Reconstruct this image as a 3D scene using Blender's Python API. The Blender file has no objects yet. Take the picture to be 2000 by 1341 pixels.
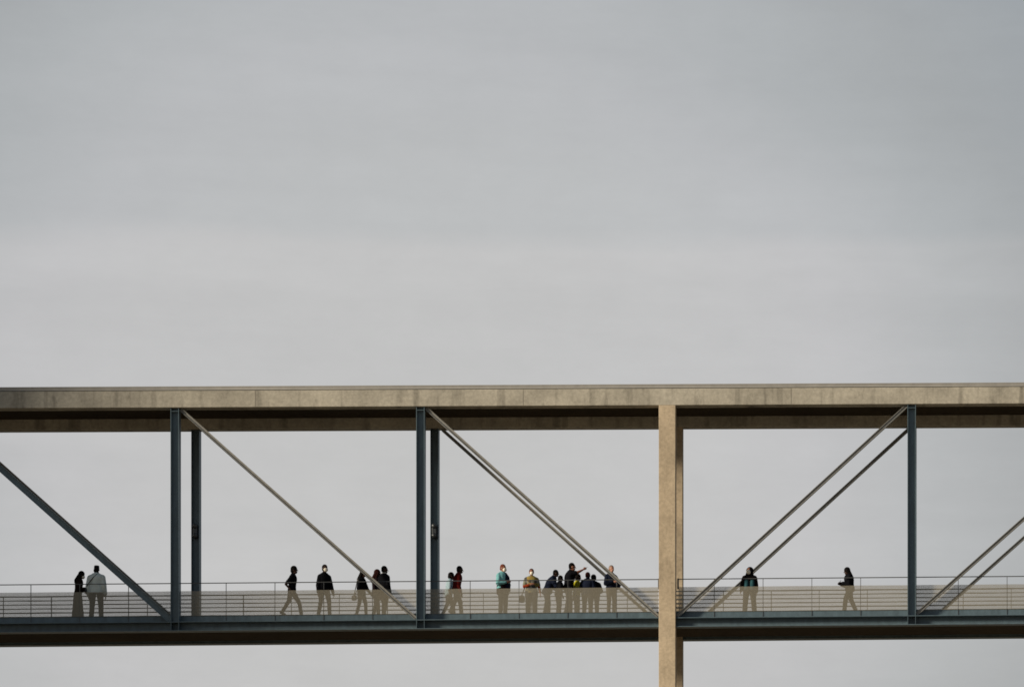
import bpy, bmesh, math, random
from mathutils import Vector, Matrix, Euler
R = math.radians
random.seed(7)
SC = bpy.context.scene
COL = SC.collection

# ------------------------------------------------------------------ camera
CAM_X, CAM_Y, CAM_Z = 14.03, -120.0, 1.6
cam_d = bpy.data.cameras.new('camera'); cam = bpy.data.objects.new('camera', cam_d); COL.objects.link(cam)
cam.location = (CAM_X, CAM_Y, CAM_Z)
cam.rotation_euler = (R(90), 0, 0)
cam_d.sensor_width = 36.0
cam_d.lens = 129.6
cam_d.shift_x = -0.421
cam_d.shift_y = 0.850
cam_d.clip_start = 0.5
cam_d.clip_end = 9000
SC.camera = cam

# ------------------------------------------------------------------ light
BLOCK_Y = -13.4  # front edge of the unseen block, sets where its shade ends
SUN_AZ, SUN_EL = 60.0, 13.0            # degrees left of straight behind the camera, above the horizon
to_sun = Vector((-math.sin(R(SUN_AZ)) * math.cos(R(SUN_EL)), -math.cos(R(SUN_AZ)) * math.cos(R(SUN_EL)), math.sin(R(SUN_EL))))
sd = bpy.data.lights.new('sun', 'SUN'); sun = bpy.data.objects.new('sun', sd); COL.objects.link(sun)
sd.energy = 5.0
sd.angle = R(9.0)
sd.color = (1.0, 0.84, 0.63)
sun.rotation_euler = to_sun.to_track_quat('Z', 'Y').to_euler()
sun.location = (-60, -60, 60)

W = bpy.data.worlds.new('World'); SC.world = W
W.use_nodes = True
nt = W.node_tree
for n in list(nt.nodes): nt.nodes.remove(n)
N = nt.nodes.new; L = nt.links.new
out = N('ShaderNodeOutputWorld'); bg = N('ShaderNodeBackground'); L(bg.outputs[0], out.inputs[0])
bg.inputs['Strength'].default_value = 0.1
sky = N('ShaderNodeTexSky'); sky.sky_type = 'NISHITA'; sky.sun_disc = False
sky.sun_elevation = R(SUN_EL); sky.sun_rotation = math.atan2(to_sun.x, to_sun.y)
sky.air_density = 1.2; sky.dust_density = 3.0; sky.ozone_density = 1.0
tc = N('ShaderNodeTexCoord')
# high thin haze: brightest low over the bridge, greyer away from there, with a higher, greyer cloud sheet above
g = N('ShaderNodeVectorMath'); g.operation = 'DISTANCE'
L(tc.outputs['Generated'], g.inputs[0]); g.inputs[1].default_value = Vector((-992, 7200, 1470)).normalized()
def noise_w(scale, detail, stretch, rough=0.5):
    m_ = N('ShaderNodeMapping'); m_.inputs['Scale'].default_value = stretch; L(tc.outputs['Generated'], m_.inputs[0])
    n_ = N('ShaderNodeTexNoise'); n_.inputs['Scale'].default_value = scale; n_.inputs['Detail'].default_value = detail; n_.inputs['Roughness'].default_value = rough
    L(m_.outputs[0], n_.inputs['Vector']); return n_.outputs['Fac']
def mth(op, a, b_=None, c_=None):
    m_ = N('ShaderNodeMath'); m_.operation = op
    for k_, v_ in enumerate((a, b_, c_)):
        if v_ is None: continue
        if isinstance(v_, (int, float)): m_.inputs[k_].default_value = v_
        else: L(v_, m_.inputs[k_])
    return m_.outputs[0]
nA = noise_w(1.7, 5, (2.0, 2.0, 14.0)); nB = noise_w(9.0, 7, (0.9, 0.9, 7.0), 0.66); nC = noise_w(60.0, 4, (1.0, 1.0, 1.8), 0.7)
dd = mth('ADD', g.outputs['Value'], mth('MULTIPLY_ADD', nA, -0.05, 0.025))
cr = N('ShaderNodeValToRGB'); L(mth('MULTIPLY', dd, 2.0), cr.inputs[0])
def lin(r, g_, b, k=1.0):
    f = lambda c: ((c / 255 + 0.055) / 1.055) ** 2.4 if c / 255 > 0.04045 else c / 255 / 12.92
    return (f(r) * k, f(g_) * k, f(b) * k, 1.0)
stops = [(0.0, (201, 200, 199)), (560, (202, 201, 201)), (760, (200, 199, 200)), (900, (194, 194, 195)), (1010, (188, 189, 190)),
         (1170, (179, 180, 181)), (1420, (170, 173, 176)), (3200, (132, 139, 146))]
while len(cr.color_ramp.elements) < len(stops): cr.color_ramp.elements.new(0.5)
for e, (p, c) in zip(cr.color_ramp.elements, stops):
    e.position = p / 7353 * 2.0
    e.color = lin(*c)
sp = N('ShaderNodeSeparateXYZ'); L(tc.outputs['Generated'], sp.inputs[0])
tan_e = mth('DIVIDE', sp.outputs['Z'], mth('MAXIMUM', mth('ABSOLUTE', sp.outputs['Y']), 0.05))
tw = mth('ADD', mth('ADD', tan_e, mth('MULTIPLY_ADD', nB, 0.014, -0.007)), mth('MULTIPLY_ADD', nA, 0.020, -0.010))
lay = N('ShaderNodeValToRGB'); L(mth('MULTIPLY_ADD', tw, 4.0, -0.5), lay.inputs[0])
lst = [(1341, 0.985), (1150, 1.0), (700, 0.98), (565, 0.965), (515, 0.995), (465, 0.998), (420, 0.925), (250, 0.91), (60, 0.93), (-300, 0.93)]
while len(lay.color_ramp.elements) < len(lst): lay.color_ramp.elements.new(0.5)
for e, (p, c) in zip(lay.color_ramp.elements, lst):
    e.position = (2370 - p) / 7200 * 4.0 - 0.5
    e.color = (c * (0.978 if p < 440 else 1.0), c, c * (1.010 if p < 440 else 1.0), 1)
grain = mth('MULTIPLY', mth('MULTIPLY_ADD', nB, 0.13, 0.935), mth('MULTIPLY_ADD', nC, 0.09, 0.955))
lm = N('ShaderNodeVectorMath'); lm.operation = 'MULTIPLY'; L(cr.outputs[0], lm.inputs[0]); L(lay.outputs[0], lm.inputs[1])
lm2 = N('ShaderNodeVectorMath'); lm2.operation = 'SCALE'; L(lm.outputs[0], lm2.inputs[0]); L(grain, lm2.inputs['Scale'])
sc10 = N('ShaderNodeVectorMath'); sc10.operation = 'SCALE'; sc10.inputs['Scale'].default_value = 10.0
L(lm2.outputs[0], sc10.inputs[0])
mx = N('ShaderNodeMixRGB'); mx.inputs[0].default_value = 0.9
L(sky.outputs[0], mx.inputs[1]); L(sc10.outputs[0], mx.inputs[2])
L(mx.outputs[0], bg.inputs['Color'])

SC.view_settings.view_transform = 'Standard'
SC.view_settings.look = 'None'
SC.view_settings.exposure = 0.0
SC.view_settings.gamma = 1.0
SC.cycles.filter_width = 1.7
SC.cycles.max_bounces = 8
SC.cycles.transparent_max_bounces = 16

# ------------------------------------------------------------------ materials
def mat(name, color, rough=0.8, metal=0.0, spec=0.5, noise=None, bump=None):
    """noise = (scale, amount, (sx,sy,sz)); mottles the base colour with object-space noise"""
    m = bpy.data.materials.new(name); m.use_nodes = True
    t = m.node_tree; b = t.nodes['Principled BSDF']
    b.inputs['Base Color'].default_value = (*color, 1)
    b.inputs['Roughness'].default_value = rough
    b.inputs['Metallic'].default_value = metal
    b.inputs['Specular IOR Level'].default_value = spec
    c = t.nodes.new('ShaderNodeTexCoord')
    if noise:
        sc_, am, st = noise
        mp = t.nodes.new('ShaderNodeMapping'); mp.inputs['Scale'].default_value = st
        t.links.new(c.outputs['Object'], mp.inputs[0])
        n = t.nodes.new('ShaderNodeTexNoise'); n.inputs['Scale'].default_value = sc_; n.inputs['Detail'].default_value = 6
        n.inputs['Roughness'].default_value = 0.65
        t.links.new(mp.outputs[0], n.inputs['Vector'])
        r = t.nodes.new('ShaderNodeMapRange'); r.inputs['From Min'].default_value = 0.25; r.inputs['From Max'].default_value = 0.75
        r.inputs['To Min'].default_value = 1 - am; r.inputs['To Max'].default_value = 1 + am
        t.links.new(n.outputs['Fac'], r.inputs['Value'])
        v = t.nodes.new('ShaderNodeVectorMath'); v.operation = 'SCALE'; v.inputs[0].default_value = color
        t.links.new(r.outputs[0], v.inputs['Scale']); t.links.new(v.outputs[0], b.inputs['Base Color'])
    if bump:
        n2 = t.nodes.new('ShaderNodeTexNoise'); n2.inputs['Scale'].default_value = bump[0]; n2.inputs['Detail'].default_value = 4
        t.links.new(c.outputs['Object'], n2.inputs['Vector'])
        bp = t.nodes.new('ShaderNodeBump'); bp.inputs['Strength'].default_value = bump[1]; bp.inputs['Distance'].default_value = 0.02
        t.links.new(n2.outputs['Fac'], bp.inputs['Height']); t.links.new(bp.outputs[0], b.inputs['Normal'])
    return m

def concrete(name, color, streak=0.5):
    m = bpy.data.materials.new(name); m.use_nodes = True
    t = m.node_tree; b = t.nodes['Principled BSDF']; b.inputs['Roughness'].default_value = 0.9
    b.inputs['Specular IOR Level'].default_value = 0.2
    nn = t.nodes.new; ll = t.links.new
    c = nn('ShaderNodeTexCoord')
    n1 = nn('ShaderNodeTexNoise'); n1.inputs['Scale'].default_value = 0.55; n1.inputs['Detail'].default_value = 8; n1.inputs['Roughness'].default_value = 0.7
    ll(c.outputs['Object'], n1.inputs['Vector'])
    n2 = nn('ShaderNodeTexNoise'); n2.inputs['Scale'].default_value = 9.0; n2.inputs['Detail'].default_value = 8; n2.inputs['Roughness'].default_value = 0.75
    ll(c.outputs['Object'], n2.inputs['Vector'])
    mp = nn('ShaderNodeMapping'); mp.inputs['Scale'].default_value = (1.0, 1.0, 0.10); ll(c.outputs['Object'], mp.inputs[0])
    n3 = nn('ShaderNodeTexNoise'); n3.inputs['Scale'].default_value = 3.0; n3.inputs['Detail'].default_value = 5
    ll(mp.outputs[0], n3.inputs['Vector'])
    def rng(src, a, b_, lo, hi):
        r = nn('ShaderNodeMapRange'); r.inputs['From Min'].default_value = a; r.inputs['From Max'].default_value = b_
        r.inputs['To Min'].default_value = lo; r.inputs['To Max'].default_value = hi; ll(src, r.inputs['Value']); return r.outputs[0]
    a1 = rng(n1.outputs['Fac'], 0.3, 0.7, 0.68, 1.22)
    a2 = rng(n2.outputs['Fac'], 0.3, 0.7, 0.74, 1.22)
    a3 = rng(n3.outputs['Fac'], 0.28, 0.45, 1 - streak, 1.0)
    m1 = nn('ShaderNodeMath'); m1.operation = 'MULTIPLY'; ll(a1, m1.inputs[0]); ll(a2, m1.inputs[1])
    m2 = nn('ShaderNodeMath'); m2.operation = 'MULTIPLY'; ll(m1.outputs[0], m2.inputs[0]); ll(a3, m2.inputs[1])
    mp4 = nn('ShaderNodeMapping'); mp4.inputs['Scale'].default_value = (1.0, 1.0, 0.35); ll(c.outputs['Object'], mp4.inputs[0])
    n4 = nn('ShaderNodeTexNoise'); n4.inputs['Scale'].default_value = 1.1; n4.inputs['Detail'].default_value = 7; n4.inputs['Roughness'].default_value = 0.72
    ll(mp4.outputs[0], n4.inputs['Vector'])
    a4 = rng(n4.outputs['Fac'], 0.58, 0.68, 1.0, 1 - streak * 0.9)
    m4 = nn('ShaderNodeMath'); m4.operation = 'MULTIPLY'; ll(m2.outputs[0], m4.inputs[0]); ll(a4, m4.inputs[1]); m2 = m4
    v = nn('ShaderNodeVectorMath'); v.operation = 'SCALE'; v.inputs[0].default_value = color
    ll(m2.outputs[0], v.inputs['Scale']); ll(v.outputs[0], b.inputs['Base Color'])
    bp = nn('ShaderNodeBump'); bp.inputs['Strength'].default_value = 0.25; bp.inputs['Distance'].default_value = 0.02
    ll(n2.outputs['Fac'], bp.inputs['Height']); ll(bp.outputs[0], b.inputs['Normal'])
    return m

M_conc = concrete('concrete', (0.37, 0.357, 0.312), 0.45)
M_pier = concrete('pier_concrete', (0.44, 0.372, 0.278), 0.20)
M_soffit = concrete('shaded_soffit_concrete', (0.042, 0.032, 0.020), 0.2)  # concrete with the shade of the undersides put into its colour
M_cap = mat('zinc_roof_edge', (0.30, 0.30, 0.29), 0.55, 0.2, noise=(3, 0.15, (1, 1, 1)))
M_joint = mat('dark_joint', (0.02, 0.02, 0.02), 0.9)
M_seam = mat('grey_seam_filler', (0.16, 0.15, 0.13), 0.9)
M_steel = mat('blue_grey_steel_paint', (0.076, 0.118, 0.150), 0.42, 0.0, 0.5, noise=(6, 0.28, (1, 1, 0.35)), bump=(40, 0.08))
M_brace = mat('sunlit_steel_paint', (0.20, 0.205, 0.20), 0.5, 0.0, 0.5, noise=(7, 0.2, (1, 1, 1)))  # the posts' paint, lightened in colour to stand for sun on the braces
M_rail = mat('dark_rail_steel', (0.06, 0.065, 0.07), 0.45, 0.3)
M_deck = concrete('walkway_concrete', (0.30, 0.27, 0.22), 0.1)
M_ground = mat('ground_paving', (0.33, 0.255, 0.165), 0.9, noise=(0.6, 0.2, (1, 1, 1)))
M_lamp = mat('lamp_casting', (0.05, 0.06, 0.07), 0.4, 0.3)
M_lampglass = mat('lamp_lens_glass', (0.35, 0.36, 0.36), 0.15)

def mesh_material():
    m = bpy.data.materials.new('woven_steel_mesh'); m.use_nodes = True
    t = m.node_tree; b = t.nodes['Principled BSDF']
    b.inputs['Base Color'].default_value = (0.215, 0.205, 0.168, 1); b.inputs['Roughness'].default_value = 0.55
    b.inputs['Metallic'].default_value = 0.0
    nn = t.nodes.new; ll = t.links.new
    c = nn('ShaderNodeTexCoord'); s = nn('ShaderNodeSeparateXYZ'); ll(c.outputs['Object'], s.inputs[0])
    fs = []
    for ax in ('X', 'Z'):
        k = nn('ShaderNodeMath'); k.operation = 'MULTIPLY'; k.inputs[1].default_value = 1 / 0.0185; ll(s.outputs[ax], k.inputs[0])
        f = nn('ShaderNodeMath'); f.operation = 'FRACT'; ll(k.outputs[0], f.inputs[0])
        q = nn('ShaderNodeMath'); q.operation = 'LESS_THAN'; q.inputs[1].default_value = 0.40; ll(f.outputs[0], q.inputs[0])
        fs.append(q.outputs[0])
    o = nn('ShaderNodeMath'); o.operation = 'MAXIMUM'; ll(fs[0], o.inputs[0]); ll(fs[1], o.inputs[1])
    tr = nn('ShaderNodeBsdfTransparent'); mx_ = nn('ShaderNodeMixShader')
    ll(o.outputs[0], mx_.inputs[0]); ll(tr.outputs[0], mx_.inputs[1]); ll(b.outputs[0], mx_.inputs[2])
    ll(mx_.outputs[0], t.nodes['Material Output'].inputs['Surface'])
    return m
M_mesh = mesh_material()

# ------------------------------------------------------------------ helpers
def obj(name, bm, material, parent=None, loc=None, smooth=False):
    me = bpy.data.meshes.new(name)
    bmesh.ops.recalc_face_normals(bm, faces=bm.faces)
    bm.to_mesh(me); bm.free()
    if material: me.materials.append(material)
    if smooth:
        for p in me.polygons: p.use_smooth = True
    o = bpy.data.objects.new(name, me); COL.objects.link(o)
    if parent: o.parent = parent
    if loc: o.location = loc
    return o

def thing(name, label, cat, loc=(0, 0, 0), rz=0, group=None):
    o = bpy.data.objects.new(name, None); COL.objects.link(o)
    o.empty_display_size = 0.3
    o.location = loc; o.rotation_euler = (0, 0, rz)
    o['label'] = label; o['category'] = cat
    if group: o['group'] = group
    return o

def prism(bm, corners_a, corners_b):
    """closed prism between two matching quads"""
    va = [bm.verts.new(c) for c in corners_a]; vb = [bm.verts.new(c) for c in corners_b]
    n = len(va)
    bm.faces.new(va); bm.faces.new(list(reversed(vb)))
    for i in range(n): bm.faces.new((va[i], vb[i], vb[(i + 1) % n], va[(i + 1) % n]))

def box(bm, x0, x1, y0, y1, z0, z1, s=0.0, bev=0.0):
    """box whose z follows the slope s along x"""
    a = [(x0, y0, z0 + s * x0), (x0, y1, z0 + s * x0), (x0, y1, z1 + s * x0), (x0, y0, z1 + s * x0)]
    b = [(x1, y0, z0 + s * x1), (x1, y1, z0 + s * x1), (x1, y1, z1 + s * x1), (x1, y0, z1 + s * x1)]
    n0 = len(bm.edges)
    prism(bm, a, b)
    if bev:
        bm.edges.ensure_lookup_table()
        bmesh.ops.bevel(bm, geom=bm.edges[n0:], offset=bev, segments=2, affect='EDGES', profile=0.6)

def bar(bm, p, q, h, w, off=(0, 0)):
    """straight bar of section h (in the xz plane) by w (along y) from p to q"""
    p = Vector(p); q = Vector(q); d = (q - p).normalized(); y = Vector((0, 1, 0)); u = d.cross(y).normalized()
    c = [(-1, -1), (-1, 1), (1, 1), (1, -1)]
    f = lambda o: [o + u * (i * h / 2 + off[0]) + y * (j * w / 2 + off[1]) for i, j in c]
    prism(bm, f(p), f(q))

def capsule(bm, p, q, r0, r1, seg=10, flat=None):
    p = Vector(p); q = Vector(q); d = q - p
    if d.length < 1e-5: d = Vector((0, 0, 1e-4))
    ln = d.length; d = d.normalized()
    a = d.orthogonal().normalized(); b = d.cross(a)
    rings = []
    for t in (-80, -50, -20): rings.append((p + d * (r0 * math.sin(R(t))), r0 * math.cos(R(t))))
    rings.append((p, r0)); rings.append((q, r1))
    for t in (20, 50, 80): rings.append((q + d * (r1 * math.sin(R(t))), r1 * math.cos(R(t))))
    vs = [[bm.verts.new(c + (a * math.cos(2 * math.pi * k / seg) + b * math.sin(2 * math.pi * k / seg)) * r) for k in range(seg)] for c, r in rings]
    for i in range(len(vs) - 1):
        for k in range(seg): bm.faces.new((vs[i][k], vs[i][(k + 1) % seg], vs[i + 1][(k + 1) % seg], vs[i + 1][k]))
    bm.faces.new(vs[0]); bm.faces.new(vs[-1])

def ellipsoid(bm, c, r, rot=None, nu=14, nv=10):
    c = Vector(c); m = (rot or Matrix.Identity(3))
    rows = []
    for i in range(1, nv):
        t = math.pi * i / nv
        rows.append([bm.verts.new(c + m @ Vector((r[0] * math.sin(t) * math.cos(2 * math.pi * k / nu), r[1] * math.sin(t) * math.sin(2 * math.pi * k / nu), r[2] * math.cos(t)))) for k in range(nu)])
    top = bm.verts.new(c + m @ Vector((0, 0, r[2]))); bot = bm.verts.new(c - m @ Vector((0, 0, r[2])))
    for k in range(nu):
        bm.faces.new((top, rows[0][k], rows[0][(k + 1) % nu])); bm.faces.new((bot, rows[-1][(k + 1) % nu], rows[-1][k]))
        for i in range(len(rows) - 1): bm.faces.new((rows[i][k], rows[i + 1][k], rows[i + 1][(k + 1) % nu], rows[i][(k + 1) % nu]))

def loft(bm, secs, seg=18):
    """closed loft of horizontal ellipses: (centre, rx forward, ry sideways)"""
    vs = []
    for c, rx, ry in secs:
        c = Vector(c)
        vs.append([bm.verts.new(c + Vector((rx * math.cos(2 * math.pi * k / seg), ry * math.sin(2 * math.pi * k / seg), 0))) for k in range(seg)])
    for i in range(len(vs) - 1):
        for k in range(seg): bm.faces.new((vs[i][k], vs[i][(k + 1) % seg], vs[i + 1][(k + 1) % seg], vs[i + 1][k]))
    bm.faces.new(list(reversed(vs[0]))); bm.faces.new(vs[-1])

def fused(name, bm, material, parent, voxel=0.009, smooth=3):
    """voxel-fuse overlapping closed volumes into one continuous skin"""
    me = bpy.data.meshes.new('tmp'); bmesh.ops.recalc_face_normals(bm, faces=bm.faces); bm.to_mesh(me); bm.free()
    t = bpy.data.objects.new('tmp', me); COL.objects.link(t)
    r = t.modifiers.new('r', 'REMESH'); r.mode = 'VOXEL'; r.voxel_size = voxel; r.use_smooth_shade = True
    s = t.modifiers.new('s', 'SMOOTH'); s.factor = 0.5; s.iterations = smooth
    dg = bpy.context.evaluated_depsgraph_get(); dg.update()
    res = bpy.data.meshes.new_from_object(t.evaluated_get(dg), preserve_all_data_layers=False, depsgraph=dg)
    bpy.data.objects.remove(t); bpy.data.meshes.remove(me)
    res.name = name; res.materials.clear(); res.materials.append(material)
    for p in res.polygons: p.use_smooth = True
    o = bpy.data.objects.new(name, res); COL.objects.link(o); o.parent = parent
    return o

# screen measurements of the photograph turned into metres once, at a known depth Y
def PX(px, Y): return CAM_X + (px - 1842) * (Y - CAM_Y) / 7200
def PZ(py, Y): return CAM_Z + (2370 - py) * (Y - CAM_Y) / 7200

# ------------------------------------------------------------------ ground
gb = bmesh.new()
vs = [gb.verts.new(p) for p in ((-3000, -3000, 0), (3000, -3000, 0), (3000, 3000, 0), (-3000, 3000, 0))]
gb.faces.new(vs)
ground = obj('ground', gb, M_ground); ground['kind'] = 'structure'

# ------------------------------------------------------------------ unseen blocks left of the frame, added to shade the bridge's left end
M_wall = mat('pale_render_wall', (0.32, 0.30, 0.27), 0.9, noise=(0.5, 0.15, (1, 1, 1)))
M_glass = mat('dark_window_glass', (0.03, 0.04, 0.05), 0.12)
def shade_block(x0, x1, y0, y1, h, label):
    t = thing('shade_block', label, 'building', (x0, y0, 0))
    w, d = x1 - x0, y1 - y0
    b = bmesh.new(); box(b, 0, w, 0, d, 0, h); wl = obj('wall', b, M_wall, t)
    b = bmesh.new(); box(b, -0.4, w + 0.4, -0.4, d + 0.4, h + 0.001, h + 0.5); obj('roof', b, M_wall, t)
    n = 0
    for k in range(int(h // 4)):
        for j in range(int(d // 9)):
            b = bmesh.new(); box(b, w - 0.1, w + 0.06, 2 + j * 9, 8.5 + j * 9, 1.2 + k * 4, 3.5 + k * 4)
            if not (abs(y0 + 5 + j * 9 - 1.9) < 6 and 16 < k * 4 < 30): obj('window', b, M_glass, wl)
            else: b.free()
shade_block(-90, -36.2, BLOCK_Y, 42, 38, 'tall pale office block with rows of windows, added out of view to shade the left end of the footbridge')
shade_block(-90, -36.2, BLOCK_Y - 3.4, BLOCK_Y - 0.9, 30.5, 'lower narrow unseen block added in front of the tall office block to shade the deck')  # added so the shade reaches further along the deck than the roof

# ------------------------------------------------------------------ footbridge
SR, SD = 0.0047, 0.0084                 # the roof and the deck climb gently to the right
XA, XB = -36.0, 39.0                    # bridge ends, beyond both sides of the frame
ZB = PZ(791.5, 0)                       # underside of roof beams
ZT = PZ(759.0, 0)                       # top of the beam face
ZC = PZ(750.5, 0)                       # top of the roof edge
YR0, YR1 = 3.30, 3.75                   # rear beam
ZD = PZ(1197.3, 0.45)                   # walkway
ZF = PZ(1207.0, 0.06)                   # top flange of the girder
ZG = PZ(1225.3, 0.06)                   # bottom flange of the girder
BAY = 8.0
POST0 = PX(343.0, 0.2)
bridge = thing('footbridge', 'long covered footbridge with concrete roof beams and blue steel truss posts', 'bridge', (0, 0, 0))

for (y0, y1) in ((0.0, 0.45), (YR0, YR1)):
    b = bmesh.new(); box(b, XA, XB, y0, y1, ZB, ZT, SR, 0.012)
    beam = obj('roof_beam', b, M_conc, bridge)
    for k in range(-4, 5):
        xj = PX(1022, 0) + k * 8.72
        b = bmesh.new(); yj = y0 - 0.002 if y0 == 0 else y1 - 0.008
        box(b, xj - 0.009, xj + 0.009, yj, yj + 0.010, ZB + 0.013, ZT - 0.013, 0)
        j = obj('pour_joint', b, M_seam, beam); j.location.z = SR * xj
    b = bmesh.new()
    yy0, yy1 = (y0 + 0.02, y1) if y0 == 0 else (y0, y1 - 0.02)
    box(b, XA, XB, yy0, yy1, ZT + 0.022, ZC - 0.03, SR)
    obj('roof_edge', b, M_cap, beam)
    b = bmesh.new(); box(b, XA, XB, yy0 + 0.03, yy1 - 0.03, ZT + 0.001, ZT + 0.021, SR)
    obj('shadow_gap', b, M_joint, beam)
    b = bmesh.new(); box(b, XA, XB, yy0 - 0.012, yy1 + 0.012, ZC - 0.029, ZC, SR)
    obj('cap_strip', b, M_cap, beam)
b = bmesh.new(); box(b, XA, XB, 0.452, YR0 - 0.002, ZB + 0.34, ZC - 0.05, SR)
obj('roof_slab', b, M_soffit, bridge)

# piers: one pair in view, one pair at either end five bays away
def pier_pair(x0):
    w = 0.542
    for (y0, y1) in ((0.0, 0.45), (YR0, YR1)):
        b = bmesh.new()
        xm = x0 + w / 2
        top = ZB + SR * xm
        box(b, x0, x0 + w, y0, y1, 0.0, top - 0.001, 0.0, 0.012)
        obj('concrete_pier', b, M_pier, bridge)
PIER_X = PX(1286.6, 0)
pier_pair(PIER_X)
pier_pair(PIER_X - 5 * BAY); pier_pair(PIER_X + 4 * BAY)

# steel posts: H sections with the web facing the viewer
def post_mesh(zb, zt):
    b = bmesh.new()
    box(b, -0.135, -0.115, -0.17, 0.17, zb, zt); box(b, 0.115, 0.135, -0.17, 0.17, zb, zt)
    box(b, -0.1149, 0.1149, -0.03, -0.008, zb + 0.002, zt - 0.002)
    return b
post_x = [POST0 + i * BAY for i in range(-3, 6) if i not in (-3, 2)]
for x in post_x:
    for row, yc in ((0, 0.22), (1, 3.52)):
        zb = ZG + SD * x + (0.0 if row == 0 else 0.10); zt = ZB + SR * x - 0.002
        if row == 0: zb = ZF + SD * x + 0.003
        p = obj('steel_post', post_mesh(0, zt - zb), M_steel, bridge, (x, yc, zb))
        if row == 0:
            hg = ZF - ZG - 0.046
            for sx in (-1, 1):
                b = bmesh.new(); box(b, sx * 0.125 - 0.008, sx * 0.125 + 0.008, -0.16, 0.138, -0.026 - hg, -0.026)
                obj('stiffener', b, M_steel, p)
        b = bmesh.new(); box(b, -0.114, 0.114, -0.165, -0.031, zt - zb - 0.12, zt - zb - 0.105)
        obj('end_plate', b, M_steel, p)
        if row == 1 and x < 3:
            zl = PZ(1035.5, 3.3) - zb
            b = bmesh.new()
            box(b, -0.075, 0.075, -0.23, -0.06, zl - 0.19, zl + 0.19, 0, 0.02)
            for s in (-1, 1): capsule(b, (0, -0.26, zl + s * 0.16), (0, -0.08, zl + s * 0.16), 0.085, 0.085, 14)
            lh = obj('lamp_housing', b, M_lamp, p)
            b2 = bmesh.new()

# braces: they run down towards the pier from both sides
def brace(p, q, h, w):
    b = bmesh.new()
    bar(b, p, q, 0.016, w, (h / 2 - 0.008, 0)); bar(b, p, q, 0.016, w, (-h / 2 + 0.008, 0))
    bar(b, p, q, h - 0.034, 0.02, (0, -w * 0.18))
    o = obj('diagonal_brace', b, M_steel if h > 0.15 else M_brace, bridge)
    d = (Vector(q) - Vector(p)).normalized()
    for e, s in ((Vector(p), 1), (Vector(q), -1)):
        g = bmesh.new(); bar(g, e + d * (s * 0.02), e + d * (s * 0.45), h * 0.62, 0.03, (0, 0.02))
        obj('gusset_plate', g, M_steel, o)
for row, yc in ((0, 0.22), (1, 3.52)):
    for k in (-2, -1, 0, 1):
        x0 = POST0 + k * BAY + 0.17
        x1 = POST0 + (k + 1) * BAY - 0.16 if k < 1 else PIER_X - 0.03
        hh = (0.19 if k == -1 else 0.105) if row == 0 else 0.098
        if row: x0 += 0.09; x1 += 0.09
        brace((x0, yc, ZB + SR * x0 - 0.03), (x1, yc, ZF + SD * x1 + 0.06), hh, 0.16)
    for k in (3, 4, 5):
        x1 = POST0 + k * BAY - 0.17
        x0 = POST0 + (k - 1) * BAY + 0.16 if k > 3 else PIER_X + 0.542 + 0.05
        if row: x0 += 0.09; x1 += 0.09
        brace((x0, yc, ZF + SD * x0 + 0.06), (x1, yc, ZB + SR * x1 - 0.03), 0.105 if row == 0 else 0.098, 0.16)

# girders: a top and a bottom flange with a set-back web
def spans():
    s = [XA, PIER_X - 0.002, PIER_X + 0.544, XB]
    return [(s[0], s[1]), (s[2], s[3])]
for x0, x1 in spans():
    b = bmesh.new()
    box(b, x0, x1, 0.055, 0.42, ZF - 0.022, ZF, SD)
    box(b, x0, x1, 0.36, 0.385, ZG + 0.0225, ZF - 0.0225, SD)
    box(b, x0, x1, 0.055, 0.42, ZG, ZG + 0.022, SD)
    obj('edge_girder', b, M_steel, bridge)
    b = bmesh.new()
    zr = ZG + 0.09
    box(b, x0, x1, 3.36, 3.72, ZF - 0.022, ZF, SD)
    box(b, x0, x1, 3.40, 3.425, zr + 0.0225, ZF - 0.0225, SD)
    box(b, x0, x1, 3.36, 3.72, zr, zr + 0.022, SD)
    obj('edge_girder', b, M_steel, bridge)
    b = bmesh.new(); box(b, x0, x1, 0.43, 0.455, ZF + 0.001, ZD, SD); box(b, x0, x1, 0.425, 0.50, ZD + 0.0005, ZD + 0.010, SD)
    obj('edge_channel', b, M_steel, bridge)
b = bmesh.new(); box(b, XA, XB, 0.502, 3.35, ZF - 0.10, ZD - 0.004, SD)
obj('walkway_slab', b, M_deck, bridge)
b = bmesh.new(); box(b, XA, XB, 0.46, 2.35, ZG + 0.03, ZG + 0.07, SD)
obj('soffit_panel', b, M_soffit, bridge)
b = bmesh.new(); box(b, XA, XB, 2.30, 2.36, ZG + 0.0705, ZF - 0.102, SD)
obj('stringer', b, M_joint, bridge)

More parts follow.
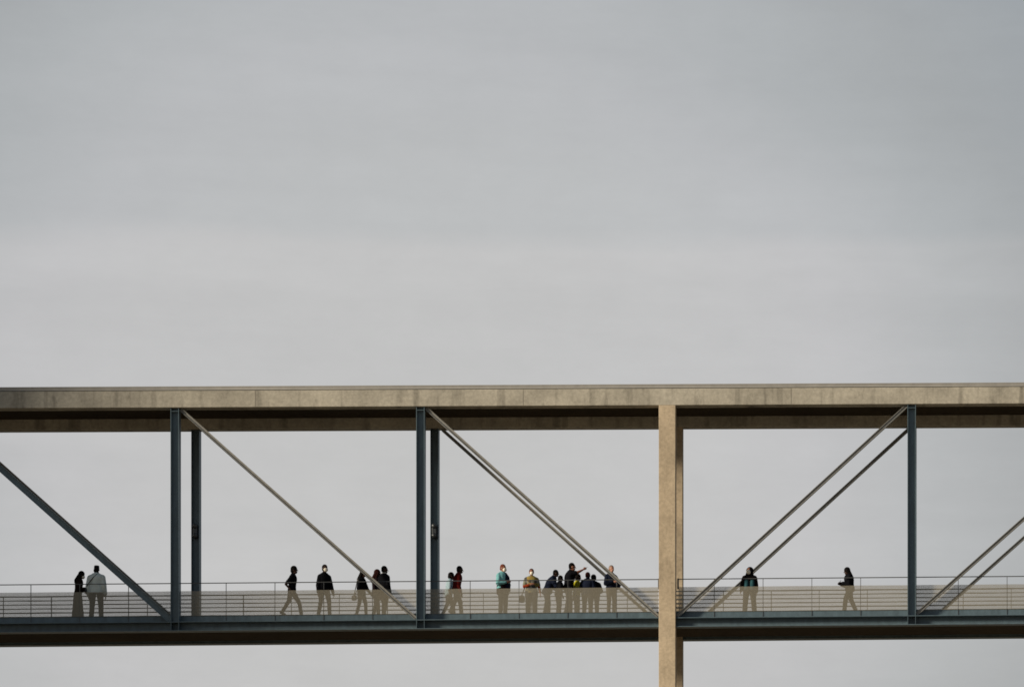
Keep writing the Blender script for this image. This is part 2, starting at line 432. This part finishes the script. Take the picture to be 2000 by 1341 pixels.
# front railing
RY = 0.47
rail = bmesh.new()
ZH = PZ(1132.3, RY); ZM = PZ(1148.5, RY)
for x0, x1 in ((XA, PIER_X - 0.03), (PIER_X + 0.60, XB)):
    rb = bmesh.new(); box(rb, x0, x1, RY - 0.0, RY + 0.04, ZH - 0.012, ZH + 0.012, SD)
    hr = obj('handrail', rb, M_rail, bridge)
    xs = []
    x = PX(61, RY) - 13 * 1.5945
    while x < XB:
        if x0 + 0.1 < x < x1 - 0.1: xs.append(x)
        x += 1.5945
    for x in xs:
        bb = bmesh.new(); box(bb, x - 0.009, x + 0.009, RY - 0.055, RY - 0.02, ZF + 0.03, ZH - 0.013, 0)
        o = obj('baluster', bb, M_rail, hr); o.location.z = SD * x
    for xe, s in ((x0, -1), (x1, 1)):
        if abs(xe - PIER_X) < 2:
            eb = bmesh.new(); box(eb, xe - 0.028, xe + 0.022, RY - 0.05, RY - 0.015, ZM - 0.06, ZH + 0.013, 0)
            o = obj('end_bracket', eb, M_rail, hr); o.location.z = SD * xe
    # one woven panel per pair of balusters
    cuts = [x0 + 0.01] + xs + [x1 - 0.01]
    for a, c in zip(cuts[:-1], cuts[1:]):
        mb = bmesh.new()
        v = [mb.verts.new(p) for p in ((a + 0.004, RY - 0.070, ZD + 0.012 + SD * a), (c - 0.004, RY - 0.070, ZD + 0.012 + SD * c),
                                       (c - 0.004, RY - 0.070, ZM + SD * c), (a + 0.004, RY - 0.070, ZM + SD * a))]
        mb.faces.new(v)
        obj('mesh_panel', mb, M_mesh, hr)
# rear railing: nine thin rails on short balusters
RB = 3.10
for x0, x1 in ((XA, XB),):
    first = None
    for k in range(9):
        z = PZ(1156.2, RB) - 0.136 * k
        tb = bmesh.new(); h = 0.018 if k in (0, 4) else 0.014
        box(tb, x0, x1, RB - 0.02, RB + 0.015, z - h, z + h, SD)
        o = obj('rear_rail', tb, M_rail, bridge)
        first = first or o
    x = PX(100, RB) - 12 * 1.603
    while x < x1:
        if x > x0:
            zt = PZ(1156.2, RB)
            bb = bmesh.new(); box(bb, x - 0.011, x + 0.011, RB + 0.017, RB + 0.06, ZD - 0.003, zt, 0)
            o = obj('baluster', bb, M_rail, first); o.location.z = SD * x
        x += 1.603

# ------------------------------------------------------------------ people
SKIN_D = mat('backlit_skin', (0.032, 0.014, 0.010), 0.6, 0, 0.2)  # skin darkened in its colour to stand for backlighting
SKIN_M = mat('tan_skin', (0.22, 0.09, 0.055), 0.55)
SKIN_L = mat('fair_skin', (0.34, 0.17, 0.12), 0.55)
_cl = {}
def cloth(name, c, am=0.22):
    if name not in _cl: _cl[name] = mat(name + '_cloth', c, 0.95, 0, 0.04, noise=(14, am, (1, 1, 0.6)), bump=(22, 0.5))
    return _cl[name]
BLACK = (0.006, 0.0065, 0.009); NAVY = (0.010, 0.014, 0.030)
HAIR_B = mat('black_hair', (0.005, 0.004, 0.004), 0.8, 0, 0.08, noise=(40, 0.3, (1, 1, 0.2)))
HAIR_R = mat('reddish_hair', (0.028, 0.008, 0.007), 0.8, 0, 0.08, noise=(40, 0.3, (1, 1, 0.2)))
HAIR_G = mat('grey_hair', (0.20, 0.16, 0.14), 0.7, noise=(40, 0.3, (1, 1, 0.2)))
M_white = mat('white_mask_cloth', (0.74, 0.72, 0.64), 0.85)
M_shoe = mat('dark_shoe_leather', (0.012, 0.012, 0.014), 0.5)
M_phone = mat('phone_case', (0.01, 0.01, 0.012), 0.3)
M_bag = mat('bag_leather', (0.012, 0.014, 0.018), 0.55, noise=(20, 0.2, (1, 1, 1)))

def patterned(name, cols, scale):
    m = bpy.data.materials.new(name); m.use_nodes = True; t = m.node_tree; b = t.nodes['Principled BSDF']; b.inputs['Roughness'].default_value = 0.9
    c = t.nodes.new('ShaderNodeTexCoord'); v = t.nodes.new('ShaderNodeTexVoronoi'); v.inputs['Scale'].default_value = scale
    t.links.new(c.outputs['Object'], v.inputs['Vector'])
    r = t.nodes.new('ShaderNodeValToRGB'); r.color_ramp.interpolation = 'CONSTANT'
    while len(r.color_ramp.elements) < len(cols): r.color_ramp.elements.new(0.5)
    for i, (e, k) in enumerate(zip(r.color_ramp.elements, cols)): e.position = i / len(cols); e.color = (*k, 1)
    s = t.nodes.new('ShaderNodeSeparateColor'); t.links.new(v.outputs['Color'], s.inputs[0]); t.links.new(s.outputs[0], r.inputs[0])
    t.links.new(r.outputs[0], b.inputs['Base Color'])
    return m

ARMS = {   # (elbow, wrist) offsets from the shoulder: forward, outward, up
    'down':   ((-0.02, 0.05, -0.29), (0.05, 0.07, -0.54)),
    'away':   ((-0.02, 0.08, -0.27), (0.05, 0.12, -0.50)),
    'fwd':    ((0.09, 0.05, -0.27), (0.26, 0.05, -0.46)),
    'back':   ((-0.14, 0.05, -0.25), (-0.20, 0.06, -0.50)),
    'phone':  ((0.03, 0.05, -0.28), (0.27, -0.03, -0.24)),
    'pocket': ((-0.17, 0.08, -0.24), (0.00, 0.05, -0.45)),
    'cross':  ((0.04, 0.07, -0.27), (0.21, -0.13, -0.22)),
    'akimbo': ((-0.06, 0.20, -0.22), (0.03, 0.05, -0.41)),
    'point':  ((0.21, 0.02, 0.05), (0.42, -0.02, 0.17)),
    'lean':   ((0.14, 0.06, -0.25), (0.36, 0.02, -0.26)),
    'clasp':  ((-0.05, 0.08, -0.27), (0.16, -0.10, -0.36)),
}

def person(px, ytop, Y, face, label, top='tee', topc=None, bot='trousers', botc=None, hair='short', hairm=None, skin=None,
           arms=('down', 'down'), stride=0.0, lean=0.0, nod=0.0, mask=False, build=1.0, spread=0.0, group=None, hs=1.12, turn=0.0):
    build *= 1.16; wk = 1 + (build - 1) * .8
    X = PX(px, Y)
    zf = ZD + SD * X - 0.004
    Ht = PZ(ytop, Y) - zf
    S = Ht / 1.76
    root = thing('person', label, 'person', (X, Y, zf), R(face), group)
    skin = skin or SKIN_D; hairm = hairm or HAIR_B
    V = Vector
    def f(z):                                    # the forward lean of the spine
        return lean * max(0.0, z - 0.92) / 0.6
    def P(x, y, z): return V((x + f(z), y, z)) * S
    sec = [(0.88, .098, .150), (0.96, .108, .166), (1.06, .098, .142), (1.16, .102, .146), (1.28, .114, .166), (1.36, .108, .176), (1.42, .090, .150), (1.46, .070, .105), (1.50, .055, .066)]
    def torso(bm, grow=0.0, z0=0.86, z1=9.0, flare=0.0, wide=0.0):
        ss = []
        for z, rx, ry in sec:
            if z0 <= z <= z1:
                fl = flare * max(0, (1.16 - z)) / 0.28
                ss.append((P(0, 0, z), (rx * build + grow + fl) * S, (ry * wk + grow + fl + wide) * S))
        if z0 < sec[0][0]:
            z, rx, ry = sec[0]
            ss.insert(0, (P(0, 0, z0), (rx * build + grow + flare * 1.1) * S, (ry * wk + grow + flare * 1.1) * S))
        loft(bm, ss)
    sh = {}; el = {}; wr = {}; hp = {}; kn = {}; an = {}
    for i, s in ((0, 1), (1, -1)):               # 0 = the person's left
        e, w = ARMS[arms[i]]
        b0 = V((0, s * .152 * wk, 1.355)); b0.x += f(1.355)
        sh[i] = b0 * S
        el[i] = (b0 + V((e[0], s * e[1], e[2]))) * S
        wr[i] = (b0 + V((w[0], s * w[1], w[2]))) * S
        hp[i] = V((0, s * .088 * wk, .90)) * S
        fx = stride * (0.5 if i == 0 else -0.5)
        up = (0.04 + 0.10 * abs(stride) if fx < 0 else 0.0)
        an[i] = V((fx, s * (.095 * wk + spread), .085 + up)) * S
        mid = (hp[i] + an[i]) / 2
        kn[i] = mid + V((0.025 + 0.09 * abs(stride), 0, 0.02)) * S
    # ---- body, one continuous skin
    bm = bmesh.new()
    torso(bm)
    hc = P(.035 + nod * .06, 0, 1.76 - .115 * hs - nod * .03)
    rotm = Euler((0, nod, turn)).to_matrix() * hs; B = S * wk
    H = lambda x, y, z: hc + rotm @ (V((x, y, z)) * S)
    capsule(bm, P(0, 0, 1.45), hc + V((-.02, 0, -.06)) * S, .058 * S, .054 * S)
    ellipsoid(bm, H(-.008, 0, .018), (.094 * S, .075 * S, .097 * S), rotm)
    ellipsoid(bm, H(.030, 0, -.060), (.058 * S, .052 * S, .058 * S), rotm)
    capsule(bm, H(.088, 0, .002), H(.107, 0, -.026), .010 * S, .014 * S)          # nose
    capsule(bm, H(.083, -.018, -.060), H(.083, .018, -.060), .010 * S, .010 * S)  # mouth
    for s in (1, -1):
        ellipsoid(bm, H(-.004, s * .076, -.012), (.026 * S, .010 * S, .034 * S), rotm)   # ear
        ellipsoid(bm, H(.080, s * .030, .012), (.012 * S, .016 * S, .010 * S), rotm)     # eye
    for i, s in ((0, 1), (1, -1)):
        capsule(bm, P(0, s * .045, 1.455), sh[i] + V((0, 0, .012)) * S, .046 * S, .050 * B)
        capsule(bm, sh[i], el[i], .052 * B, .041 * B); capsule(bm, el[i], wr[i], .040 * B, .027 * S)
        d = (wr[i] - el[i]).normalized(); side = V((0, s, 0)); nrm = d.cross(side)
        if nrm.length < .2: nrm = V((1, 0, 0))
        nrm.normalize(); wid = nrm                 # width of the palm across the fingers
        pal = wr[i] + d * (.055 * S)
        rot = Matrix((d, wid, d.cross(wid))).transposed()
        ellipsoid(bm, pal, (.055 * S, .042 * S, .018 * S), rot)
        inw = d.cross(wid)
        if inw.y * s > 0: inw = -inw
        pointing = arms[i] == 'point'
        for k, ln in enumerate((.078, .086, .080, .064)):
            base = pal + d * (.045 * S) + wid * ((k - 1.5) * .019 * S)
            if pointing and k != 1:
                m1 = base + d * (.020 * S) + inw * (.020 * S); tip = base - d * (.010 * S) + inw * (.035 * S)
            else:
                m1 = base + d * (ln * .5 * S) + inw * ((.004 if pointing else .012) * S); tip = m1 + (d * .42 + inw * (.1 if pointing else .32)).normalized() * (ln * .5 * S)
            capsule(bm, base, m1, .0100 * S, .0092 * S, 8); capsule(bm, m1, tip, .0092 * S, .0080 * S, 8)
        tb = wr[i] + d * (.028 * S) + wid * (-.030 * S)
        tm = tb + (d * .7 - wid * .6 + inw * .3).normalized() * (.038 * S)
        capsule(bm, tb, tm, .0125 * S, .0110 * S, 8); capsule(bm, tm, tm + (d * .9 + inw * .3).normalized() * (.030 * S), .0108 * S, .0090 * S, 8)
        capsule(bm, hp[i], kn[i], .082 * B, .055 * B); capsule(bm, kn[i], an[i], .052 * B, .036 * S)
        up = an[i].z > .1 * S
        toe = an[i] + (V((.13, s * .02, -.05)) if not up else V((.105, s * .015, -.085))) * S
        heel = an[i] + (V((-.045, 0, -.045)) if not up else V((-.05, 0, -.02))) * S
        capsule(bm, heel, toe, .035 * S, .030 * S); capsule(bm, an[i], (heel + toe) / 2, .036 * S, .035 * S)
        # shoe
        sb = bmesh.new(); capsule(sb, heel, (heel * .5 + toe * .5), .043 * S, .044 * S, 12); capsule(sb, (heel * .5 + toe * .5), toe, .044 * S, .038 * S, 12)
        fused('shoe', sb, M_shoe, root, .009, 2)
    fused('body', bm, skin, root, .0085 if S > .8 else .0075, 2)
    # ---- clothes
    tc = topc
    cb = bmesh.new()
    if bot != 'dress':
        torso(cb, .016 + (.008 if top in ('jacket', 'loose') else 0), .84 if top != 'tee' else .86, 9, .02 if top in ('loose', 'jacket') else .008)
    else:
        torso(cb, .018, .88)
    for i in (0, 1):
        capsule(cb, P(0, (1 - 2 * i) * .045, 1.455), sh[i] + V((0, 0, .012)) * S, .056 * S, .062 * B, 12)
        g_ = .016 if top == 'tee' else (.022 if top == 'loose' else .018)
        capsule(cb, sh[i], el[i] if top != 'tee' else sh[i].lerp(el[i], .72), (.056 + g_ * .6) * B, (.046 + g_) * B, 12)
        if top != 'tee': capsule(cb, el[i], el[i].lerp(wr[i], .93), (.044 + g_) * B, (.030 + g_) * B, 12)
    capsule(cb, P(-.012, 0, 1.46), P(-.006, 0, 1.50), .076 * S, .066 * S, 14)
    fused('shirt' if top == 'tee' else 'jacket' if top == 'jacket' else 'long_sleeved_top', cb, tc, root, .011, 3)
    lb = bmesh.new()
    if bot == 'trousers' or bot == 'wide':
        torso(lb, .012, .84, 1.07)
        g_ = .008 if bot == 'trousers' else .022
        for i in (0, 1):
            capsule(lb, hp[i], kn[i], (.088 + g_ * .5) * B, (.058 + g_) * B, 14)
            capsule(lb, kn[i], an[i] + V((0, 0, .0)) * S, (.056 + g_) * B, (.048 + g_) * B, 14)
        fused('trousers', lb, botc, root, .011, 3)
    elif bot == 'shorts':
        torso(lb, .012, .84, 1.07)
        for i in (0, 1): capsule(lb, hp[i], kn[i], .098 * S, .085 * S, 14)
        fused('shorts', lb, botc, root, .011, 3)
    else:
        low = .10 if bot in ('skirt', 'dress') else .45
        loft(lb, [(V((0, 0, low)) * S, .20 * B, .215 * B), (V((0, 0, .45)) * S, .165 * B, .195 * B), (V((0, 0, .75)) * S, .145 * B, .190 * B), (V((0, 0, .92)) * S, .128 * B, .184 * B), (P(0, 0, 1.06), .120 * B, .160 * B)])
        fused('skirt', lb, botc, root, .012, 4)
    # ---- hair or head covering
    hb = bmesh.new()
    if hair in ('short', 'grey'):
        ellipsoid(hb, H(-.020, 0, .034), (.094 * S, .083 * S, .093 * S), rotm); ellipsoid(hb, H(-.050, 0, -.02), (.060 * S, .072 * S, .062 * S), rotm)
        fused('hair', hb, hairm, root, .009, 2)
    elif hair == 'full':
        ellipsoid(hb, H(-.020, 0, .040), (.104 * S, .097 * S, .100 * S), rotm); ellipsoid(hb, H(-.055, 0, -.02), (.070 * S, .085 * S, .085 * S), rotm)
        fused('hair', hb, hairm, root, .009, 2)
    elif hair in ('long', 'verylong'):
        ellipsoid(hb, H(-.020, 0, .030), (.105 * S, .096 * S, .103 * S), rotm)
        ln = .24 if hair == 'long' else .36
        a = H(-.055, 0, -.01); c_ = P(-.115, 0, 1.51 - ln * .40); e_ = P(-.130, 0, 1.58 - ln)
        for s in (-1, 0, 1):
            dy = V((0, s * .045 * S, 0)); capsule(hb, a + dy, c_ + dy * 1.3, .068 * S, .070 * S, 12); capsule(hb, c_ + dy * 1.3, e_ + dy * 1.5, .068 * S, .042 * S, 12)
        for s in (-1, 1): capsule(hb, H(.00, s * .078, .01), P(-.03, s * .105, 1.45), .032 * S, .026 * S, 10)
        fused('long_hair', hb, hairm, root, .010, 2)
    elif hair == 'scarf':
        ellipsoid(hb, H(-.036, 0, .020), (.112 * S, .112 * S, .118 * S), rotm)
        for s in (-1, 1):
            capsule(hb, H(.01, s * .085, .04), H(.015, s * .080, -.07), .030 * S, .032 * S)
            capsule(hb, H(-.01, s * .06, -.06), P(.02, s * .10, 1.45), .070 * S, .070 * S)
        capsule(hb, H(.055, -.03, -.125), H(.055, .03, -.125), .036 * S, .036 * S)
        loft(hb, [(P(.0, 0, 1.36), .140 * S, .17 * S), (P(0, 0, 1.45), .118 * S, .165 * S), (P(0, 0, 1.53), .10 * S, .11 * S), (P(.01, 0, 1.58), .085 * S, .09 * S)])
        fused('headscarf', hb, hairm, root, .010, 2)
    elif hair == 'cap':
        loft(hb, [(H(-.005, 0, .005), .104 * S, .086 * S), (H(-.008, 0, .05), .104 * S, .086 * S), (H(-.010, 0, .112), .094 * S, .080 * S), (H(-.010, 0, .120), .080 * S, .068 * S)])
        capsule(hb, H(.10, -.03, .015), H(.10, .03, .015), .02 * S, .02 * S); capsule(hb, H(.14, -.02, .008), H(.14, .02, .008), .014 * S, .014 * S)
        fused('flat_cap', hb, cloth('black', BLACK), root, .009, 1)
        hb = bmesh.new(); ellipsoid(hb, H(-.045, 0, -.035), (.066 * S, .078 * S, .088 * S), rotm)
        fused('hair', hb, hairm, root, .009, 2)
    if mask:
        kb = bmesh.new(); ellipsoid(kb, H(.072, 0, -.048), (.048 * S, .066 * S, .060 * S), rotm)
        if mask == 'round': ellipsoid(kb, H(.090, 0, -.030), (.045 * S, .064 * S, .064 * S), rotm)
        if mask == 'beak': ellipsoid(kb, H(.10, 0, -.040), (.030 * S, .040 * S, .040 * S), rotm)
        for s in (1, -1): capsule(kb, H(.05, s * .058, -.035), H(-.005, s * .085, -.010), .006 * S, .006 * S)
        fused('face_mask', kb, M_white, root, .008, 1)
    root['S'] = S
    return dict(root=root, S=S, P=P, H=H, sh=sh, el=el, wr=wr, hp=hp, X=X, Y=Y, zf=zf, face=face)

def world(d, v):
    return Vector((d['X'], d['Y'], d['zf'])) + Matrix.Rotation(R(d['face']), 3, 'Z') @ v

def phone(d, i, label):
    p = world(d, d['wr'][i] + Vector((.11, 0, .03)) * d['S'])
    b = bmesh.new(); box(b, -.008, .008, -.037, .037, -.075, .075, 0, .004)
    o = obj('phone', b, M_phone, None, p); o.rotation_euler = (0, R(-35), R(d['face']))
    o['label'] = label; o['category'] = 'phone'

def handbag(d, pos, size, label, material, strap_pts, name='shoulder_bag'):
    base = world(d, pos)
    root = thing(name, label, 'bag', base, R(d['face']))
    w, t, h = size
    b = bmesh.new(); ellipsoid(b, (0, 0, h * .45), (w / 2, t / 2, h / 2)); box(b, -w * .42, w * .42, -t * .42, t * .42, 0.0, h * .85, 0, .02)
    fused('bag_body', b, material, root, .009, 3)
    b = bmesh.new()
    pts = [Vector(p) - Vector(pos) for p in strap_pts]
    for a, c in zip(pts[:-1], pts[1:]): capsule(b, a, c, .016, .016, 8)
    fused('strap', b, material, root, .008, 1)
    return root

black = cloth('black', BLACK); navy = cloth('navy', NAVY)
grey_t = cloth('grey_trousers', (0.035, 0.037, 0.042)); dark_t = cloth('dark_trousers', (0.014, 0.015, 0.020))
khaki = cloth('khaki', (0.06, 0.052, 0.04))

G = 'visitors standing on the footbridge'
# left bay: couple
p1 = person(152, 1114, 0.95, 8, 'long haired woman in white mask looking at a phone beside the man in white', 'long', cloth('dark_brown', (.016, .011, .010)), 'skirt', cloth('grey_skirt', (.11, .10, .095)), 'long', HAIR_B, SKIN_D, ('phone', 'phone'), 0, .07, .35, True, group=G)
p2 = person(188, 1103, 0.80, 82, 'man in loose white shirt and black flat cap seen from behind', 'loose', cloth('white_shirt', (.56, .65, .67), .12), 'trousers', cloth('slate_trousers', (.05, .06, .07)), 'cap', HAIR_B, SKIN_D, ('down', 'down'), 0, 0, .1, False, 1.3, .035, group=G)
phone(p1, 1, 'dark phone held by the long haired woman beside the man in white')
S = p2['S']
handbag(p2, Vector((-.02, .33, .83)) * S, (.20 * S, .09 * S, .22 * S), 'dark sling bag at the hip of the man in the white shirt', M_bag,
        [Vector(q) * S for q in ((-.02, .325, 1.02), (-.12, .27, 1.08), (-.195, .16, 1.18), (-.20, .03, 1.33), (-.135, -.06, 1.44), (-.03, -.10, 1.50), (.08, -.06, 1.46), (.18, .06, 1.36), (.19, .18, 1.2), (.10, .28, 1.08), (-.01, .325, 1.02))])
# second bay
person(570, 1105, 0.85, -8, 'man in black T-shirt walking right with hands in his pockets', 'tee', black, 'trousers', grey_t, 'full', HAIR_B, SKIN_D, ('pocket', 'pocket'), .62, .05, .0, False, .95, group=G)
person(633, 1102, 1.00, -58, 'man in black shirt and white mask walking towards the viewer', 'long', black, 'trousers', dark_t, 'short', HAIR_B, SKIN_D, ('away', 'down'), .58, .03, .0, True, .98, -.03, group=G)
p5 = person(706, 1113, 0.95, -25, 'black haired woman in black behind the thin brace, hand bag at her side', 'long', black, 'trousers', dark_t, 'long', HAIR_B, SKIN_D, ('fwd', 'down'), .28, .03, .1, False, .95, group=G)
S = p5['S']
handbag(p5, Vector((-.16, -.24, .62)) * S, (.24 * S, .10 * S, .22 * S), 'dark handbag hanging beside the black haired woman behind the thin brace', M_bag,
        [Vector(q) * S for q in ((-.16, -.25, .82), (-.09, -.24, 1.10), (-.02, -.215, 1.44), (.05, -.235, 1.12), (-.13, -.25, .82))])
person(734, 1111, 1.55, 15, 'woman with reddish long hair half hidden by the man with a white collar', 'long', cloth('plum', (.014, .009, .012)), 'trousers', dark_t, 'long', HAIR_R, SKIN_D, ('phone', 'down'), .2, .02, .1, False, 1.0, group=G)
p7 = person(750, 1104, 0.90, 55, 'man in black jacket with a thin white collar, rightmost of the trio', 'jacket', black, 'trousers', dark_t, 'short', HAIR_B, SKIN_D, ('down', 'down'), .2, .0, .05, False, 1.02, turn=-.7, group=G)
cb = bmesh.new(); S = p7['S']
for a in range(16):
    t0, t1 = a * math.pi / 8, (a + 1) * math.pi / 8
    q = lambda t: Vector((-.004 + .074 * math.cos(t), .076 * math.sin(t), 1.515 + .012 * math.cos(t))) * S
    capsule(cb, q(t0), q(t1), .012 * S, .012 * S, 8)
fused('collar', cb, M_white, p7['root'], .008, 1)
# third bay
person(876, 1117, 1.50, 10, 'short person in pale blue shirt behind the man in dark red', 'tee', cloth('pale_blue', (.30, .42, .50)), 'trousers', grey_t, 'full', HAIR_B, SKIN_D, ('down', 'down'), .45, .06, .1, False, 1.0, group=G)
person(891, 1104, 0.90, 18, 'man in dark red shirt walking right by the steel post', 'long', cloth('dark_red', (.085, .009, .008)), 'trousers', grey_t, 'short', HAIR_B, SKIN_D, ('down', 'down'), .42, .08, .05, False, 1.1, group=G)
p10 = person(982, 1101, 0.90, -35, 'person in turquoise jacket and dark vest with white mask, standing alone', 'jacket', cloth('turquoise', (.17, .42, .46)), 'trousers', grey_t, 'grey', cloth('auburn_hair', (.14, .045, .03)), SKIN_M, ('cross', 'cross'), 0, -.02, .1, True, 1.15, group=G)
S = p10['S']
vb = bmesh.new(); loft(vb, [((.11 * S, .07 * S, .84 * S), .11 * S, .16 * S), ((.115 * S, .07 * S, 1.10 * S), .11 * S, .15 * S), ((.09 * S, .06 * S, 1.34 * S), .10 * S, .135 * S), ((.04 * S, .035 * S, 1.48 * S), .06 * S, .075 * S)])
fused('dark_vest', vb, navy, p10['root'], .011, 3)
vb = bmesh.new(); loft(vb, [((0, 0, .74 * S), .195 * S, .245 * S), ((0, 0, .98 * S), .19 * S, .24 * S), ((0, 0, 1.06 * S), .175 * S, .225 * S)])
fused('waist_layer', vb, cloth('black_red', (.012, .006, .007)), p10['root'], .011, 3)
p11 = person(1038, 1110, 0.95, -80, 'person in yellow patterned shirt with orange sleeves and long white mask', 'tee', patterned('yellow_patterned_cloth', [(.16, .17, .12), (.28, .22, .05), (.05, .05, .05), (.20, .21, .19), (.24, .17, .04)], 11), 'wide', grey_t, 'short', HAIR_R, SKIN_M, ('away', 'cross'), 0, .02, .0, 'beak', 1.2, group=G)
S = p11['S']
for i in (0, 1):
    sb = bmesh.new(); capsule(sb, p11['sh'][i].lerp(p11['el'][i], .55), p11['el'][i], .066 * S, .062 * S, 12); capsule(sb, p11['el'][i], p11['el'][i].lerp(p11['wr'][i], .8), .060 * S, .050 * S, 12)
    fused('orange_sleeve', sb, cloth('orange', (.28, .05, .02)), p11['root'], .010, 2)
handbag(p11, Vector((0, -.36, .50)) * S, (.10 * S, .24 * S, .30 * S), 'grey shopping bag beside the person in the yellow patterned shirt', cloth('grey_bag', (.08, .075, .065)),
        [Vector(q) * S for q in ((0, -.36, .76), (.02, -.30, .95), (.02, -.24, 1.06), (0, -.36, .78))], 'shopping_bag')
person(1068, 1111, 0.90, 12, 'man in navy jacket leaning forward behind the handrail', 'jacket', navy, 'trousers', grey_t, 'short', HAIR_B, SKIN_D, ('lean', 'lean'), .15, .26, .15, False, 1.32, group=G)
person(1091, 1123, 0.80, 20, 'small child with dark hair between the leaning man and the pointing man', 'tee', black, 'trousers', dark_t, 'full', HAIR_B, SKIN_D, ('lean', 'away'), 0, .05, .1, False, 1.28, group=G)
person(1110, 1098, 0.95, 12, 'man in black T-shirt pointing right with a raised arm', 'tee', black, 'trousers', grey_t, 'short', HAIR_B, SKIN_M, ('down', 'point'), .15, .08, .05, False, 1.26, group=G)
person(1126, 1120, 1.50, 25, 'child in bright yellow top partly hidden by the pointing man', 'tee', cloth('yellow', (.42, .40, .03)), 'trousers', dark_t, 'full', HAIR_B, SKIN_D, ('down', 'back'), 0, .03, .1, False, 1.05, group=G)
person(1147, 1116, 1.05, 70, 'person in dark navy jacket, head bare, right of the yellow top', 'jacket', navy, 'trousers', grey_t, 'short', HAIR_R, SKIN_D, ('cross', 'cross'), 0, .02, .1, False, 1.32, hs=1.2, group=G)
person(1160, 1121, 1.30, 110, 'short person with thick black hair at the right end of the crowd', 'jacket', black, 'trousers', grey_t, 'full', HAIR_B, SKIN_D, ('cross', 'clasp'), 0, .02, .2, False, 1.3, hs=1.2, group=G)
person(1194, 1103, 0.85, -55, 'grey haired man in navy jumper standing behind the two braces', 'long', navy, 'trousers', khaki, 'grey', HAIR_G, SKIN_L, ('akimbo', 'cross'), 0, -.02, .0, False, 1.05, group=G)
# bays right of the pier
p19 = person(1464, 1107, 0.70, -90, 'woman in black headscarf and white mask with open teal-panelled jacket', 'jacket', cloth('black_coat', (.012, .009, .009)), 'wide', cloth('taupe_trousers', (.05, .043, .038)), 'scarf', black, SKIN_M, ('down', 'away'), 0, 0, .0, 'round', 1.25, .055, hs=1.28, turn=-.38, group=G)
S = p19['S']
for s in (-1, 1):
    tb = bmesh.new(); loft(tb, [((.15 * S, s * .115 * S, .86 * S), .080 * S, .085 * S), ((.15 * S, s * .11 * S, 1.1 * S), .080 * S, .085 * S), ((.135 * S, s * .11 * S, 1.28 * S), .070 * S, .080 * S)])
    fused('teal_panel', tb, cloth('teal', (.026, .080, .10)), p19['root'], .010, 2)
p20 = person(1660, 1107, 0.85, 188, 'woman in black with very long hair looking at a phone, walking left', 'long', black, 'trousers', cloth('olive_trousers', (.028, .026, .018)), 'verylong', HAIR_B, SKIN_D, ('phone', 'phone'), .46, .06, .25, False, 1.36, hs=1.2, group=G)
phone(p20, 0, 'dark phone held out by the woman walking left')
